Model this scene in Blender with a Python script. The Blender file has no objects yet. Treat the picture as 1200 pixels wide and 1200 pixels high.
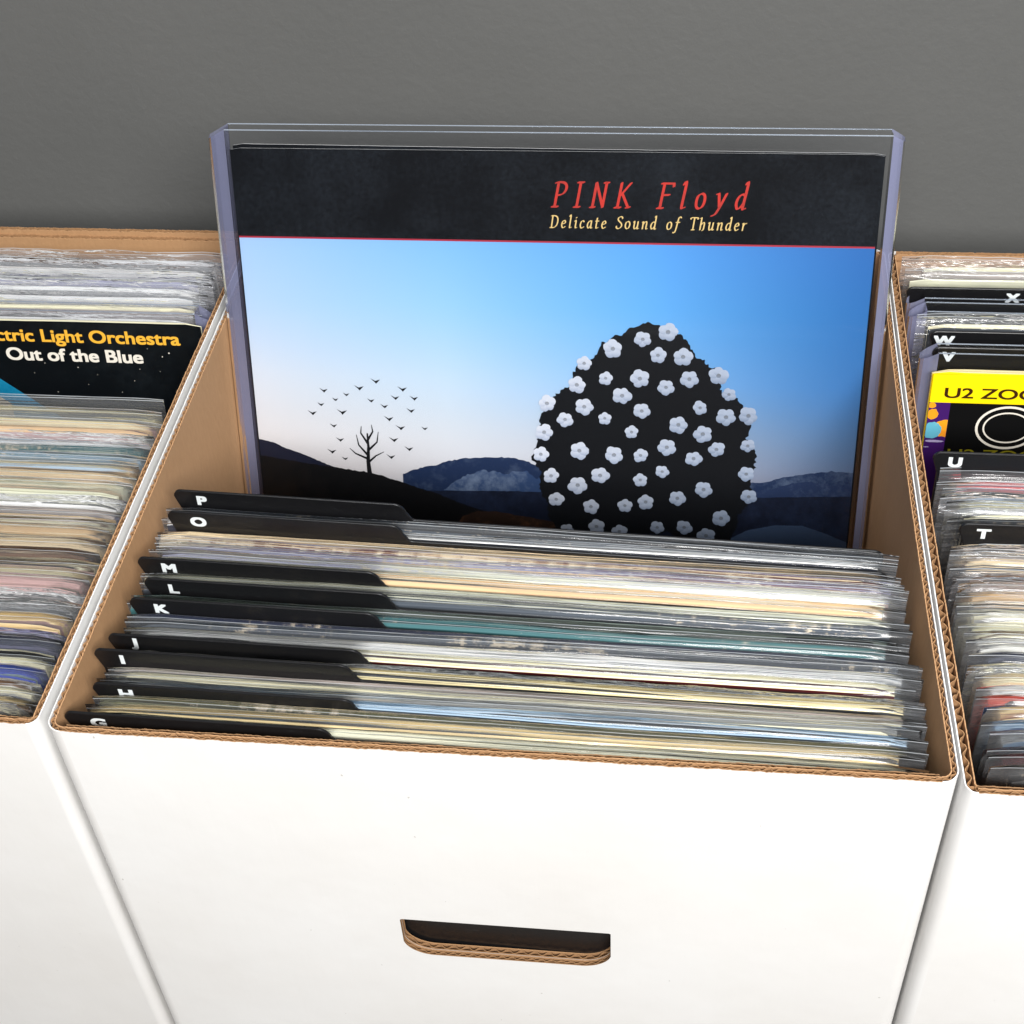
import bpy, bmesh, math, random
from mathutils import Vector, Matrix, noise

R = math.radians
rnd = random.Random(7)
scene = bpy.context.scene
COL = scene.collection

# ------------------------------------------------------------------ camera
cam_data = bpy.data.cameras.new('camera')
cam = bpy.data.objects.new('camera', cam_data)
COL.objects.link(cam)
cam.matrix_world = (Matrix.Translation((0.2384, -0.3264, 0.4342))
                    @ Matrix.Rotation(0.1525, 4, 'Z') @ Matrix.Rotation(0.8193, 4, 'X')
                    @ Matrix.Rotation(-0.0661, 4, 'Z'))
cam_data.sensor_width = 36
cam_data.lens = 36 * 1695.8 / 1200
cam_data.clip_start = 0.01
cam_data.clip_end = 50
scene.camera = cam

# ------------------------------------------------------------------ light
world = bpy.data.worlds.new('World')
scene.world = world
world.use_nodes = True
bg = world.node_tree.nodes['Background']
bg.inputs[0].default_value = (0.86, 0.92, 1.0, 1)
bg.inputs[1].default_value = 0.085


def area(name, loc, target, sx, sy, power, colr):
    ld = bpy.data.lights.new(name, 'AREA')
    ld.shape = 'RECTANGLE'
    ld.size, ld.size_y = sx, sy
    ld.energy = power
    ld.color = colr
    o = bpy.data.objects.new(name, ld)
    COL.objects.link(o)
    o.location = loc
    o.rotation_euler = (Vector(target) - Vector(loc)).to_track_quat('-Z', 'Y').to_euler()
    return o


area('window_light', (0.46, -0.92, 0.81), (0.17, 0.2, 0.0), 0.9, 0.38, 31, (1.0, 0.985, 0.96))
area('ceiling_light', (0.25, 0.36, 1.75), (0.17, 0.16, 0.0), 1.4, 0.5, 27, (0.97, 0.985, 1.0))

scene.view_settings.view_transform = 'Standard'
scene.view_settings.look = 'None'
scene.view_settings.exposure = 0.0
scene.view_settings.gamma = 1.0
scene.cycles.transparent_max_bounces = 40
scene.cycles.max_bounces = 10


# ------------------------------------------------------------------ materials
def s2l(c):
    c = c / 255
    return c / 12.92 if c <= 0.04045 else ((c + 0.055) / 1.055) ** 2.4


def rgb(r, g, b, k=1.0):
    return (s2l(r) * k, s2l(g) * k, s2l(b) * k, 1)


def new_mat(name):
    m = bpy.data.materials.new(name)
    m.use_nodes = True
    nt = m.node_tree
    b = nt.nodes['Principled BSDF']
    return m, nt, b


def N(nt, t, **kw):
    n = nt.nodes.new(t)
    for k, v in kw.items():
        if k.startswith('i_'):
            key = k[2:]
            n.inputs[int(key) if key.isdigit() else key].default_value = v
        else:
            setattr(n, k, v)
    return n


def coords(nt, scale=(1, 1, 1), rand=True):
    tc = N(nt, 'ShaderNodeTexCoord')
    mp = N(nt, 'ShaderNodeMapping')
    mp.inputs['Scale'].default_value = scale
    nt.links.new(tc.outputs['Object'], mp.inputs['Vector'])
    if rand:
        oi = N(nt, 'ShaderNodeObjectInfo')
        ml = N(nt, 'ShaderNodeMath', operation='MULTIPLY')
        ml.inputs[1].default_value = 40
        nt.links.new(oi.outputs['Random'], ml.inputs[0])
        nt.links.new(ml.outputs[0], mp.inputs['Location'])
    return mp.outputs[0]


def noise_node(nt, vec, scale, detail=4, rough=0.6):
    n = N(nt, 'ShaderNodeTexNoise')
    n.inputs['Scale'].default_value = scale
    n.inputs['Detail'].default_value = detail
    n.inputs['Roughness'].default_value = rough
    nt.links.new(vec, n.inputs['Vector'])
    return n.outputs['Fac']


def ramp(nt, fac, stops):
    r = N(nt, 'ShaderNodeValToRGB')
    els = r.color_ramp.elements
    while len(els) < len(stops):
        els.new(0.5)
    for e, (p, c) in zip(els, stops):
        e.position = p
        e.color = c
    nt.links.new(fac, r.inputs[0])
    return r.outputs[0]


def mixc(nt, fac, a, b):
    m = N(nt, 'ShaderNodeMix', data_type='RGBA')
    if isinstance(fac, float):
        m.inputs[0].default_value = fac
    else:
        nt.links.new(fac, m.inputs[0])
    for s, v in ((6, a), (7, b)):
        if isinstance(v, tuple):
            m.inputs[s].default_value = v
        else:
            nt.links.new(v, m.inputs[s])
    return m.outputs[2]


def bump(nt, b, h, dist, strength=1.0):
    bp = N(nt, 'ShaderNodeBump')
    bp.inputs['Distance'].default_value = dist
    bp.inputs['Strength'].default_value = strength
    nt.links.new(h, bp.inputs['Height'])
    nt.links.new(bp.outputs[0], b.inputs['Normal'])


def g(v):
    return (v, v, v, 1)


# white printed outer face of the cartons: faint dents, scuffs and specks
WHITE, nt, b = new_mat('white_board')
v = coords(nt, (1, 1, 1))
n1 = noise_node(nt, v, 9, 3)
n2 = noise_node(nt, v, 240, 2)
speck = ramp(nt, n2, [(0.0, g(0)), (0.775, g(0)), (0.79, g(0.7))])
c = mixc(nt, ramp(nt, noise_node(nt, v, 5, 6, 0.6), [(0.35, g(0)), (0.7, g(1))]), (0.80, 0.785, 0.765, 1), (0.87, 0.87, 0.868, 1))
c = mixc(nt, speck, c, (0.45, 0.43, 0.4, 1))
nt.links.new(c, b.inputs['Base Color'])
b.inputs['Roughness'].default_value = 0.45
# dents, and the flutes telegraphing faintly through the liner as upright lines
vf = coords(nt, (1, 1, 0.03))
hs = N(nt, 'ShaderNodeMath', operation='MULTIPLY_ADD')
hs.inputs[1].default_value = 0.05
nt.links.new(noise_node(nt, vf, 260, 2), hs.inputs[0])
nt.links.new(noise_node(nt, v, 13, 5, 0.55), hs.inputs[2])
bump(nt, b, hs.outputs[0], 0.003, 0.3)

# kraft liner
KRAFT, nt, b = new_mat('kraft_board')
v = coords(nt, (1, 1, 0.35))
f1 = noise_node(nt, v, 420, 5, 0.7)
f2 = noise_node(nt, v, 22, 3)
c = mixc(nt, f1, rgb(164, 122, 84), rgb(206, 163, 120))
c2 = mixc(nt, f2, rgb(172, 132, 92), rgb(194, 150, 108))
nt.links.new(mixc(nt, 0.5, c, c2), b.inputs['Base Color'])
b.inputs['Roughness'].default_value = 0.85
bump(nt, b, f1, 0.0004, 0.5)

# cut edges and flutes of the board
FLUTE, nt, b = new_mat('kraft_cut_edge')
v = coords(nt)
f1 = noise_node(nt, v, 700, 4, 0.7)
nt.links.new(mixc(nt, f1, rgb(126, 88, 54), rgb(190, 148, 106)), b.inputs['Base Color'])
b.inputs['Roughness'].default_value = 0.95

# divider card plastic
BLACK, nt, b = new_mat('black_plastic')
v = coords(nt)
f1 = noise_node(nt, v, 900, 2)
f2 = ramp(nt, noise_node(nt, coords(nt, (0.4, 1, 1.6)), 240, 6, 0.75), [(0.0, g(0)), (0.62, g(0)), (0.8, g(0.35))])
nt.links.new(mixc(nt, f2, mixc(nt, f1, (0.005, 0.005, 0.006, 1), (0.009, 0.009, 0.010, 1)), (0.09, 0.1, 0.11, 1)), b.inputs['Base Color'])
b.inputs['Roughness'].default_value = 0.3
bump(nt, b, f1, 0.0002, 0.25)

LETTER, nt, b = new_mat('white_lettering')
b.inputs['Base Color'].default_value = (0.75, 0.8, 0.82, 1)
b.inputs['Roughness'].default_value = 0.5

# grey painted wall
WALLM, nt, b = new_mat('grey_wall_paint')
v = coords(nt, rand=False)
n1 = noise_node(nt, v, 170, 4, 0.6)
n3 = noise_node(nt, v, 4.5, 5, 0.6)
nt.links.new(mixc(nt, n3, (0.122, 0.124, 0.121, 1), (0.156, 0.157, 0.153, 1)), b.inputs['Base Color'])
b.inputs['Roughness'].default_value = 0.6
bump(nt, b, n1, 0.0006, 0.45)

SHELF, nt, b = new_mat('shelf_wood')
v = coords(nt, (1, 12, 1), rand=False)
nt.links.new(mixc(nt, noise_node(nt, v, 8, 5), rgb(70, 66, 62), rgb(88, 82, 76)), b.inputs['Base Color'])
b.inputs['Roughness'].default_value = 0.6


def plastic(name, haze, rough, tint, bump_scale, bump_d, stretch=(1, 1, 1), hazecol=(0.8, 0.83, 0.88, 1), spec=1.0, ior=1.46):
    """Clear film: see-through, a little milky, with its own shine."""
    m = bpy.data.materials.new(name)
    m.use_nodes = True
    nt = m.node_tree
    nt.nodes.clear()
    out = N(nt, 'ShaderNodeOutputMaterial')
    tr = N(nt, 'ShaderNodeBsdfTransparent')
    tr.inputs[0].default_value = tint
    df = N(nt, 'ShaderNodeBsdfDiffuse')
    df.inputs[0].default_value = hazecol
    gl = N(nt, 'ShaderNodeBsdfGlossy')
    gl.inputs['Roughness'].default_value = rough
    gl.inputs[0].default_value = (spec, spec, spec, 1)
    fr = N(nt, 'ShaderNodeFresnel')
    fr.inputs[0].default_value = ior
    v = coords(nt, stretch)
    nz = noise_node(nt, v, bump_scale, 4, 0.6)
    bp = N(nt, 'ShaderNodeBump')
    bp.inputs['Distance'].default_value = bump_d
    bp.inputs['Strength'].default_value = 1.0
    nt.links.new(nz, bp.inputs['Height'])
    nt.links.new(bp.outputs[0], gl.inputs['Normal'])
    nt.links.new(bp.outputs[0], fr.inputs['Normal'])
    m1 = N(nt, 'ShaderNodeMixShader')
    nz2 = noise_node(nt, v, bump_scale * 0.4, 2)
    hz = N(nt, 'ShaderNodeMath', operation='MULTIPLY')
    hz.inputs[1].default_value = haze * 2
    nt.links.new(nz2, hz.inputs[0])
    nt.links.new(hz.outputs[0], m1.inputs[0])
    nt.links.new(tr.outputs[0], m1.inputs[1])
    nt.links.new(df.outputs[0], m1.inputs[2])
    m2 = N(nt, 'ShaderNodeMixShader')
    nt.links.new(fr.outputs[0], m2.inputs[0])
    nt.links.new(m1.outputs[0], m2.inputs[1])
    nt.links.new(gl.outputs[0], m2.inputs[2])
    nt.links.new(m2.outputs[0], out.inputs[0])
    return m


SLEEVE = plastic('clear_sleeve_film', 0.05, 0.14, (0.965, 0.97, 0.975, 1), 30, 0.0010, (0.09, 1, 6), spec=0.9)
CRINKLE = plastic('crinkled_sleeve_film', 0.08, 0.12, (0.96, 0.96, 0.97, 1), 40, 0.004, (0.5, 1, 2.6))
FILM_EDGE = plastic('film_cut_edge', 0.45, 0.25, (0.85, 0.88, 0.9, 1), 50, 0.0005, hazecol=(0.75, 0.8, 0.85, 1))
PVC = plastic('clear_rigid_plastic', 0.002, 0.04, (0.98, 0.983, 0.99, 1), 4, 0.0002, spec=0.6, ior=1.28)
PVC_EDGE = plastic('rigid_plastic_edge', 0.35, 0.2, (0.7, 0.76, 0.85, 1), 20, 0.0005, hazecol=(0.6, 0.66, 0.75, 1))
PVC_SIDE = plastic('lavender_plastic_channel', 0.40, 0.14, (0.60, 0.61, 0.74, 1), 10, 0.002, (3, 3, 0.25),
                   hazecol=(0.36, 0.38, 0.56, 1))

_cache = {}


def flat(name, col, rough=0.5, scuff=0.0, scuffcol=(0.3, 0.3, 0.3, 1), spec=0.5):
    key = (name, col, rough, scuff)
    if key in _cache:
        return _cache[key]
    m, nt, b = new_mat(name)
    b.inputs['Roughness'].default_value = rough
    b.inputs['Specular IOR Level'].default_value = spec
    if scuff:
        v = coords(nt)
        a1 = noise_node(nt, v, 420 if 'scuffed' in name else 110, 8, 0.75)
        a2 = noise_node(nt, v, 26 if 'scuffed' in name else 14, 4)
        mu = N(nt, 'ShaderNodeMath', operation='MULTIPLY')
        nt.links.new(a1, mu.inputs[0])
        nt.links.new(a2, mu.inputs[1])
        f = ramp(nt, mu.outputs[0], [(0.19 if 'scuffed' in name else 0.24, g(0)), (0.44, g(scuff))])
        nt.links.new(mixc(nt, f, col, scuffcol), b.inputs['Base Color'])
    else:
        b.inputs['Base Color'].default_value = col
    _cache[key] = m
    return m


def cover_mat(name, col):
    """Printed board: the colour with flecks worn through to the paper."""
    key = ('cover', name)
    if key in _cache:
        return _cache[key]
    m, nt, b = new_mat(name + '_printed_board')
    v = coords(nt, (1, 1, 1))
    band = noise_node(nt, coords(nt, (6, 1, 14)), 9, 2)
    base = mixc(nt, band, tuple(x * 0.62 for x in col[:3]) + (1,), tuple(min(1, x * 1.3) for x in col[:3]) + (1,))
    w = noise_node(nt, coords(nt, (1, 1, 3)), 190, 5, 0.7)
    f = ramp(nt, w, [(0.0, g(0)), (0.66, g(0)), (0.74, g(0.6))])
    nt.links.new(mixc(nt, f, base, (0.5, 0.44, 0.35, 1)), b.inputs['Base Color'])
    b.inputs['Roughness'].default_value = 0.4
    _cache[key] = m
    return m


def worn_mat(name, col):
    """Folded top edge of a printed jacket, worn white along the crease."""
    key = ('worn', name)
    if key in _cache:
        return _cache[key]
    m, nt, b = new_mat(name + '_worn_fold')
    w = noise_node(nt, coords(nt, (0.6, 2, 1)), 330, 5, 0.7)
    w2 = noise_node(nt, coords(nt), 11, 2)
    mu = N(nt, 'ShaderNodeMath', operation='ADD')
    nt.links.new(w, mu.inputs[0])
    nt.links.new(w2, mu.inputs[1])
    f = ramp(nt, mu.outputs[0], [(0.0, g(0)), (0.57, g(0)), (0.60, g(1))])
    mu2 = N(nt, 'ShaderNodeMath', operation='MULTIPLY')
    mu2.inputs[1].default_value = 0.5
    nt.links.new(mu.outputs[0], mu2.inputs[0])
    nt.links.new(mu2.outputs[0], f.node.inputs[0])
    nt.links.new(mixc(nt, f, col, (0.62, 0.53, 0.40, 1)), b.inputs['Base Color'])
    b.inputs['Roughness'].default_value = 0.6
    _cache[key] = m
    return m


def edge_mat(name, col):
    """Cut board seen edge on: fine streaks running with the sheet."""
    key = ('edge', name)
    if key in _cache:
        return _cache[key]
    m, nt, b = new_mat(name + '_board_edge')
    s1 = noise_node(nt, coords(nt, (0.8, 420, 1)), 1.8, 2)
    s2 = noise_node(nt, coords(nt, (8, 300, 1)), 3, 5, 0.7)
    a = mixc(nt, s1, tuple(x * 0.72 for x in col[:3]) + (1,), tuple(min(0.9, x * 1.3) for x in col[:3]) + (1,))
    f = ramp(nt, s2, [(0.0, g(0)), (0.70, g(0)), (0.85, g(0.35))])
    nt.links.new(mixc(nt, f, a, (0.22, 0.17, 0.12, 1)), b.inputs['Base Color'])
    b.inputs['Roughness'].default_value = 0.9
    _cache[key] = m
    return m


# ------------------------------------------------------------------ object helpers
def link(name, mesh, parent=None, mats=()):
    o = bpy.data.objects.new(name, mesh)
    COL.objects.link(o)
    if parent:
        o.parent = parent
    for m in mats:
        if m.name not in [x.name for x in mesh.materials if x]:
            mesh.materials.append(m)
    return o


def thing(name, label, cat, loc, rot=(0, 0, 0), group=None):
    o = bpy.data.objects.new(name, None)
    o.empty_display_size = 0.02
    COL.objects.link(o)
    o.location = loc
    o.rotation_euler = rot
    o['label'] = label
    o['category'] = cat
    if group:
        o['group'] = group
    return o


class MB:
    def __init__(self):
        self.v, self.f, self.m = [], [], []

    def quad(self, a, b, c, d, mi=0):
        i = len(self.v)
        self.v += [a, b, c, d]
        self.f.append((i, i + 1, i + 2, i + 3))
        self.m.append(mi)

    def poly(self, pts, mi=0):
        i = len(self.v)
        self.v += list(pts)
        self.f.append(tuple(range(i, i + len(pts))))
        self.m.append(mi)

    def box(self, x0, x1, y0, y1, z0, z1, mi=0):
        p = [(x, y, z) for z in (z0, z1) for y in (y0, y1) for x in (x0, x1)]
        for q in ((0, 2, 3, 1), (4, 5, 7, 6), (0, 1, 5, 4), (2, 6, 7, 3), (0, 4, 6, 2), (1, 3, 7, 5)):
            self.quad(*[p[k] for k in q], mi)

    def grid(self, rows, mi=0, close=False):
        """rows: lists of points of equal length, shared vertices"""
        i0 = len(self.v)
        n = len(rows[0])
        for r in rows:
            self.v += r
        for i in range(len(rows) - 1):
            for j in range(n - 1):
                a = i0 + i * n + j
                self.f.append((a, a + 1, a + n + 1, a + n))
                self.m.append(mi if isinstance(mi, int) else mi[i])

    def build(self, name, mats, parent=None, smooth=False):
        me = bpy.data.meshes.new(name)
        me.from_pydata([tuple(p) for p in self.v], [], self.f)
        if isinstance(mats, bpy.types.Material):
            mats = [mats]
        for m in mats:
            me.materials.append(m)
        me.polygons.foreach_set('material_index', self.m)
        if smooth:
            me.polygons.foreach_set('use_smooth', [True] * len(self.f))
        me.update()
        return link(name, me, parent)


def n1(x, seed=0.0, sc=1.0):
    return noise.noise(Vector((x * sc, seed * 7.31, seed * 1.7)))


# ------------------------------------------------------------------ the setting
m = MB()
m.box(-2.0, 2.4, 0.455, 0.50, -0.33, 1.6)
o = m.build('wall', WALLM)
o['kind'] = 'structure'
m = MB()
m.box(-2.0, 2.4, -0.60, 0.453, -0.365, -0.3262)
o = m.build('shelf', SHELF)
o['kind'] = 'structure'

# ------------------------------------------------------------------ cartons
BOXH = 0.325
PITCH = 0.0066


def path_points(kind, W, D, r):
    """plan outline of one panel (outer face), as dense points with inward normals"""
    pts = []
    st = 0.00062

    def seg(a, b, nrm):
        L = (Vector(b) - Vector(a)).length
        k = max(2, int(L / st))
        for i in range(k + 1):
            p = Vector(a).lerp(Vector(b), i / k)
            pts.append((p.x, p.y, nrm[0], nrm[1]))

    def arc(cx, cy, a0, a1):
        k = 12
        for i in range(k + 1):
            a = math.radians(a0 + (a1 - a0) * i / k)
            x, y = math.cos(a), math.sin(a)
            pts.append((cx + r * x, cy + r * y, -x, -y))
    if kind == 'front':
        seg((r, 0), (W - r, 0), (0, 1))
    elif kind == 'back':
        seg((W - r, D), (r, D), (0, -1))
    elif kind == 'right':
        arc(W - r, r, -90, 0)
        seg((W, r), (W, D - r), (-1, 0))
        arc(W - r, D - r, 0, 90)
    else:
        arc(r, D - r, 90, 180)
        seg((0, D - r), (0, r), (1, 0))
        arc(r, r, 180, 270)
    return pts


def hole_fn(x, x0, x1, zt, zb, r):
    if x < x0 or x > x1:
        return None
    lo = zb
    for e, d in ((x0, x - x0), (x1, x1 - x)):
        if d < r:
            lo = zb + (r - math.sqrt(max(0, r * r - (r - d) ** 2))) * 0.9
    hi = zt
    rr = 0.0015
    d = min(x - x0, x1 - x)
    if d < rr:
        hi = zt - (rr - math.sqrt(max(0, rr * rr - (rr - d) ** 2)))
    return (lo, hi)


def ribbon(mb, pts, offa, offb, z0, ztop, mi, hole=None, ragged=0.0, seed=0.0, top_mi=None, bow=0.0):
    """solid strip of board between two offsets from the outline; offa/offb are functions of arc length"""
    s = 0
    cols = []
    last = None
    for (x, y, nx, ny) in pts:
        if last:
            s += math.hypot(x - last[0], y - last[1])
        last = (x, y)
        zt = ztop + ragged * (n1(s, seed, 900) + 0.8 * n1(s, seed + 3, 160))
        bw = bow * math.sin(math.pi * min(1, max(0, y / 0.345)))
        a, b_ = offa(s) + bw, offb(s) + bw
        cols.append((x + nx * a, y + ny * a, x + nx * b_, y + ny * b_, zt, x, hole(x) if hole else None))
    tm = mi if top_mi is None else top_mi
    for i in range(len(cols) - 1):
        A, B = cols[i], cols[i + 1]
        if A[6] and B[6]:
            iv = [((z0, A[6][0]), (z0, B[6][0]), 0), ((A[6][1], A[4]), (B[6][1], B[4]), 1)]
        else:
            iv = [((z0, A[4]), (z0, B[4]), 1)]
        for (a0, a1), (b0, b1), top in iv:
            mb.quad((A[0], A[1], a0), (B[0], B[1], b0), (B[0], B[1], b1), (A[0], A[1], a1), mi)
            mb.quad((B[2], B[3], b0), (A[2], A[3], a0), (A[2], A[3], a1), (B[2], B[3], b1), tm if tm != mi else mi)
            mb.quad((A[0], A[1], a1), (B[0], B[1], b1), (B[2], B[3], b1), (A[2], A[3], a1), tm)
            mb.quad((A[0], A[1], a0), (A[2], A[3], a0), (B[2], B[3], b0), (B[0], B[1], b0), tm)
        if bool(A[6]) != bool(B[6]):
            h = A[6] or B[6]
            C_ = B if not A[6] else A
            C_ = A if not A[6] and False else C_
            mb.quad((C_[0], C_[1], h[0]), (C_[2], C_[3], h[0]), (C_[2], C_[3], h[1]), (C_[0], C_[1], h[1]), tm)
    for E in (cols[0], cols[-1]):
        mb.quad((E[0], E[1], z0), (E[2], E[3], z0), (E[2], E[3], E[4]), (E[0], E[1], E[4]), tm)


def corrugated(mb, pts, off, t, z0, ztop, hole, seed, outer_mi, inner_mi, pitch=PITCH, bow=0.0, ragged=0.00045, otop=0):
    """outer liner, inner liner and the fluting between them; materials: 0 white 1 kraft 2 cut edge"""
    lt = 0.00048
    ribbon(mb, pts, lambda s: off, lambda s: off + lt, z0, ztop, outer_mi, hole, ragged * (0.5 if otop == 0 else 1), seed, otop, bow)
    ribbon(mb, pts, lambda s: off + t - lt, lambda s: off + t, z0, ztop - 0.0002, 2, hole, ragged, seed + 5, inner_mi, bow)
    amp = (t - 2 * lt) / 2 - 0.00022

    def w(s):
        ph = 2 * math.pi * s / pitch + 0.9 * n1(s, seed, 14)
        v = math.sin(ph)
        v = math.copysign(abs(v) ** 0.75, v)
        return off + t / 2 + amp * v * min(1.0, 0.86 + 0.5 * n1(s, seed + 2, 34)) + 0.00012 * n1(s, seed + 6, 300)
    ribbon(mb, pts, lambda s: w(s) - 0.00019, lambda s: w(s) + 0.00019, z0, ztop - 0.0004, 2, hole, ragged * 1.5, seed + 9, 2, bow)


def carton(label, loc, W, D, rot=0.0, tf=0.0027, tside=0.0028, tleft=None, bowr=0.0, bowl=0.0, seed=1.0, hole=True, pitch=PITCH, r=0.0045):
    root = thing('carton', label, 'cardboard box', loc, (0, 0, rot), 'white record cartons standing side by side')
    hf = (lambda x: hole_fn(x, 0.1272, 0.2190, BOXH - 0.1188, BOXH - 0.1470, 0.0135)) if hole else None
    mats = [WHITE, KRAFT, FLUTE]
    for kind in ('front', 'back'):
        mb = MB()
        pts = path_points(kind, W, D, r)
        hh = hf if kind == 'front' else None
        corrugated(mb, pts, 0, tf, 0, BOXH, hh, seed + (1 if kind == 'front' else 2), 0, 1, pitch=min(pitch, 0.0056), otop=2)
        # the doubled inner layer, white on its hidden side
        inn = [(x, y, nx, ny) for (x, y, nx, ny) in pts]
        lo = 0.0030
        o = mb.build(kind + '_panel', mats, root)
        mb = MB()
        corrugated(mb, inn, tf + 0.0002, 0.0031, 0.004, BOXH - lo, hh, seed + 11, 0, 1, pitch=0.0061, otop=2)
        mb.build('inner_' + kind + '_panel', mats, root)
    for kind, t, bow in (('right', tside, bowr), ('left', tleft or tside, bowl)):
        mb = MB()
        corrugated(mb, path_points(kind, W, D, r), 0, t, 0, BOXH, None, seed + (3 if kind == 'right' else 4), 0, 1,
                   bow=bow, pitch=pitch)
        mb.build('side_panel', mats, root)
    mb = MB()
    mb.box(0.0045, W - 0.0045, 0.0068, D - 0.0068, 0.0005, 0.0038)
    mb.build('base_panel', KRAFT, root)
    return root


Z0 = -BOXH
carton('white corrugated carton in the middle with the large blue cover rising from it', (0.0, 0.0, Z0), 0.3448, 0.348,
       0.0, tside=0.0028, bowr=0.0016, seed=1.0, pitch=0.0044, r=0.0065)
carton('white corrugated carton at the left holding the black cover with yellow and white lettering',
       (-0.3445 - 0.0040, 0.0035, Z0), 0.3445, 0.352, R(-0.15), seed=21.0, pitch=0.0044)
carton('white corrugated carton at the right holding the yellow and black cover', (0.3460, -0.0040, Z0), 0.3450, 0.350,
       R(0.0), tleft=0.0040, bowl=-0.0013, seed=41.0)

# ------------------------------------------------------------------ records
JH = 0.3135
CO = {
    'cream': rgb(236, 222, 188), 'tan': rgb(218, 184, 142), 'peach': rgb(236, 200, 162), 'mauve': rgb(186, 174, 166),
    'white': rgb(232, 231, 226), 'palegreen': rgb(212, 212, 190), 'grey': rgb(140, 142, 142), 'slate': rgb(62, 70, 80),
    'navy': rgb(24, 34, 62), 'black': rgb(14, 14, 15), 'teal': rgb(56, 104, 108), 'maroon': rgb(88, 30, 32),
    'red': rgb(205, 40, 48), 'yellow': rgb(220, 204, 158), 'blue': rgb(80, 120, 175), 'lightblue': rgb(156, 180, 200),
    'olive': rgb(84, 84, 56), 'brown': rgb(104, 74, 50), 'lilac': rgb(160, 160, 190), 'pink': rgb(206, 168, 164),
    'royal': rgb(40, 62, 150), 'orange': rgb(228, 198, 148), 'greygreen': rgb(120, 132, 122), 'salmon': rgb(216, 110, 96),
}
NAMES = {'orange': 'pale orange', 'palegreen': 'pale green', 'lightblue': 'light blue', 'greygreen': 'grey green', 'royal': 'royal blue'}


def jacket_mesh(w, t, h, cover, edge, style, seed, name='jacket', parent=None):
    """styles: open = two boards with paper between, fold = closed rounded top, thin = two boards close together"""
    n = 40
    mb = MB()
    lean = [n1(i / n, seed, 2.3) * 0.0009 for i in range(n + 1)]
    hb = [n1(i / n, seed + 1, 5) * 0.0005 + n1(i / n, seed + 2, 40) * 0.00007 for i in range(n + 1)]
    if style in ('fold', 'soft'):
        prof = [(-t / 2, 0, 0), (-t / 2, h - 0.0012, 0), (-t * 0.42, h - 0.0004, 1), (-t * 0.22, h, 1), (t * 0.22, h, 1),
                (t * 0.42, h - 0.0004, 1), (t / 2, h - 0.0012, 0), (t / 2, 0, 0)]
    else:
        bt = min(0.0008, t * 0.3)
        pz = h - (0.0007 if style == 'open' else 0.0016)
        prof = [(-t / 2, 0, 0), (-t / 2, h - 0.0002, 0), (-t / 2 + bt, h, 1), (-t / 2 + bt + 0.0001, pz, 2),
                (t * 0.05, pz + 0.0002, 2), (t / 2 - bt - 0.0001, pz - 0.0002, 2), (t / 2 - bt, h - 0.0004, 1),
                (t / 2, h - 0.0006, 1), (t / 2, 0, 0)]
    rows = []
    for k, (y, z, _) in enumerate(prof):
        row = []
        for i in range(n + 1):
            u = i / n
            e = min(1.0, math.sin(math.pi * min(max(u, 0.0), 1.0)) * 6 + 0.15)
            sq = 0.35 + 0.65 * e
            x = w * u
            zz = z
            if z > h * 0.5:
                zz += hb[i]
                dx = min(x, w - x)
                if dx < 0.002:
                    zz -= (0.002 - dx) * 0.7
            row.append((x, y * sq + (lean[i] if z > h * 0.5 else lean[i] * 0.4), zz))
        rows.append(row)
    mi = []
    for k in range(len(prof) - 1):
        a, b_ = prof[k][2], prof[k + 1][2]
        mi.append({(0, 0): 0, (0, 1): 1, (1, 1): 1, (1, 2): 2, (2, 2): 2, (2, 1): 1, (1, 0): 1}.get((a, b_), 0))
    mi[0] = 0
    mi[-1] = 0
    mb.grid(rows, mi)
    # side edges
    for i in (0, n):
        pts = [rows[k][i] for k in range(len(rows))]
        for k in range(1, len(pts) - 2):
            pass
        mb.poly(pts if i == 0 else pts[::-1], 1)
    c_m = cover_mat(cover, CO[cover]) if isinstance(cover, str) else cover
    if style == 'fold':
        e_m = worn_mat(edge, CO[edge])
    else:
        e_m = edge_mat(edge, CO[edge])
    q_ = (seed * 10) % 3
    p_m = e_m if style != 'open' or q_ < 1.0 else edge_mat('paper', CO['cream']) if q_ < 2.0 else edge_mat('gap', CO['brown'])
    o = mb.build(name, [c_m, e_m, p_m], parent)
    return o


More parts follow.
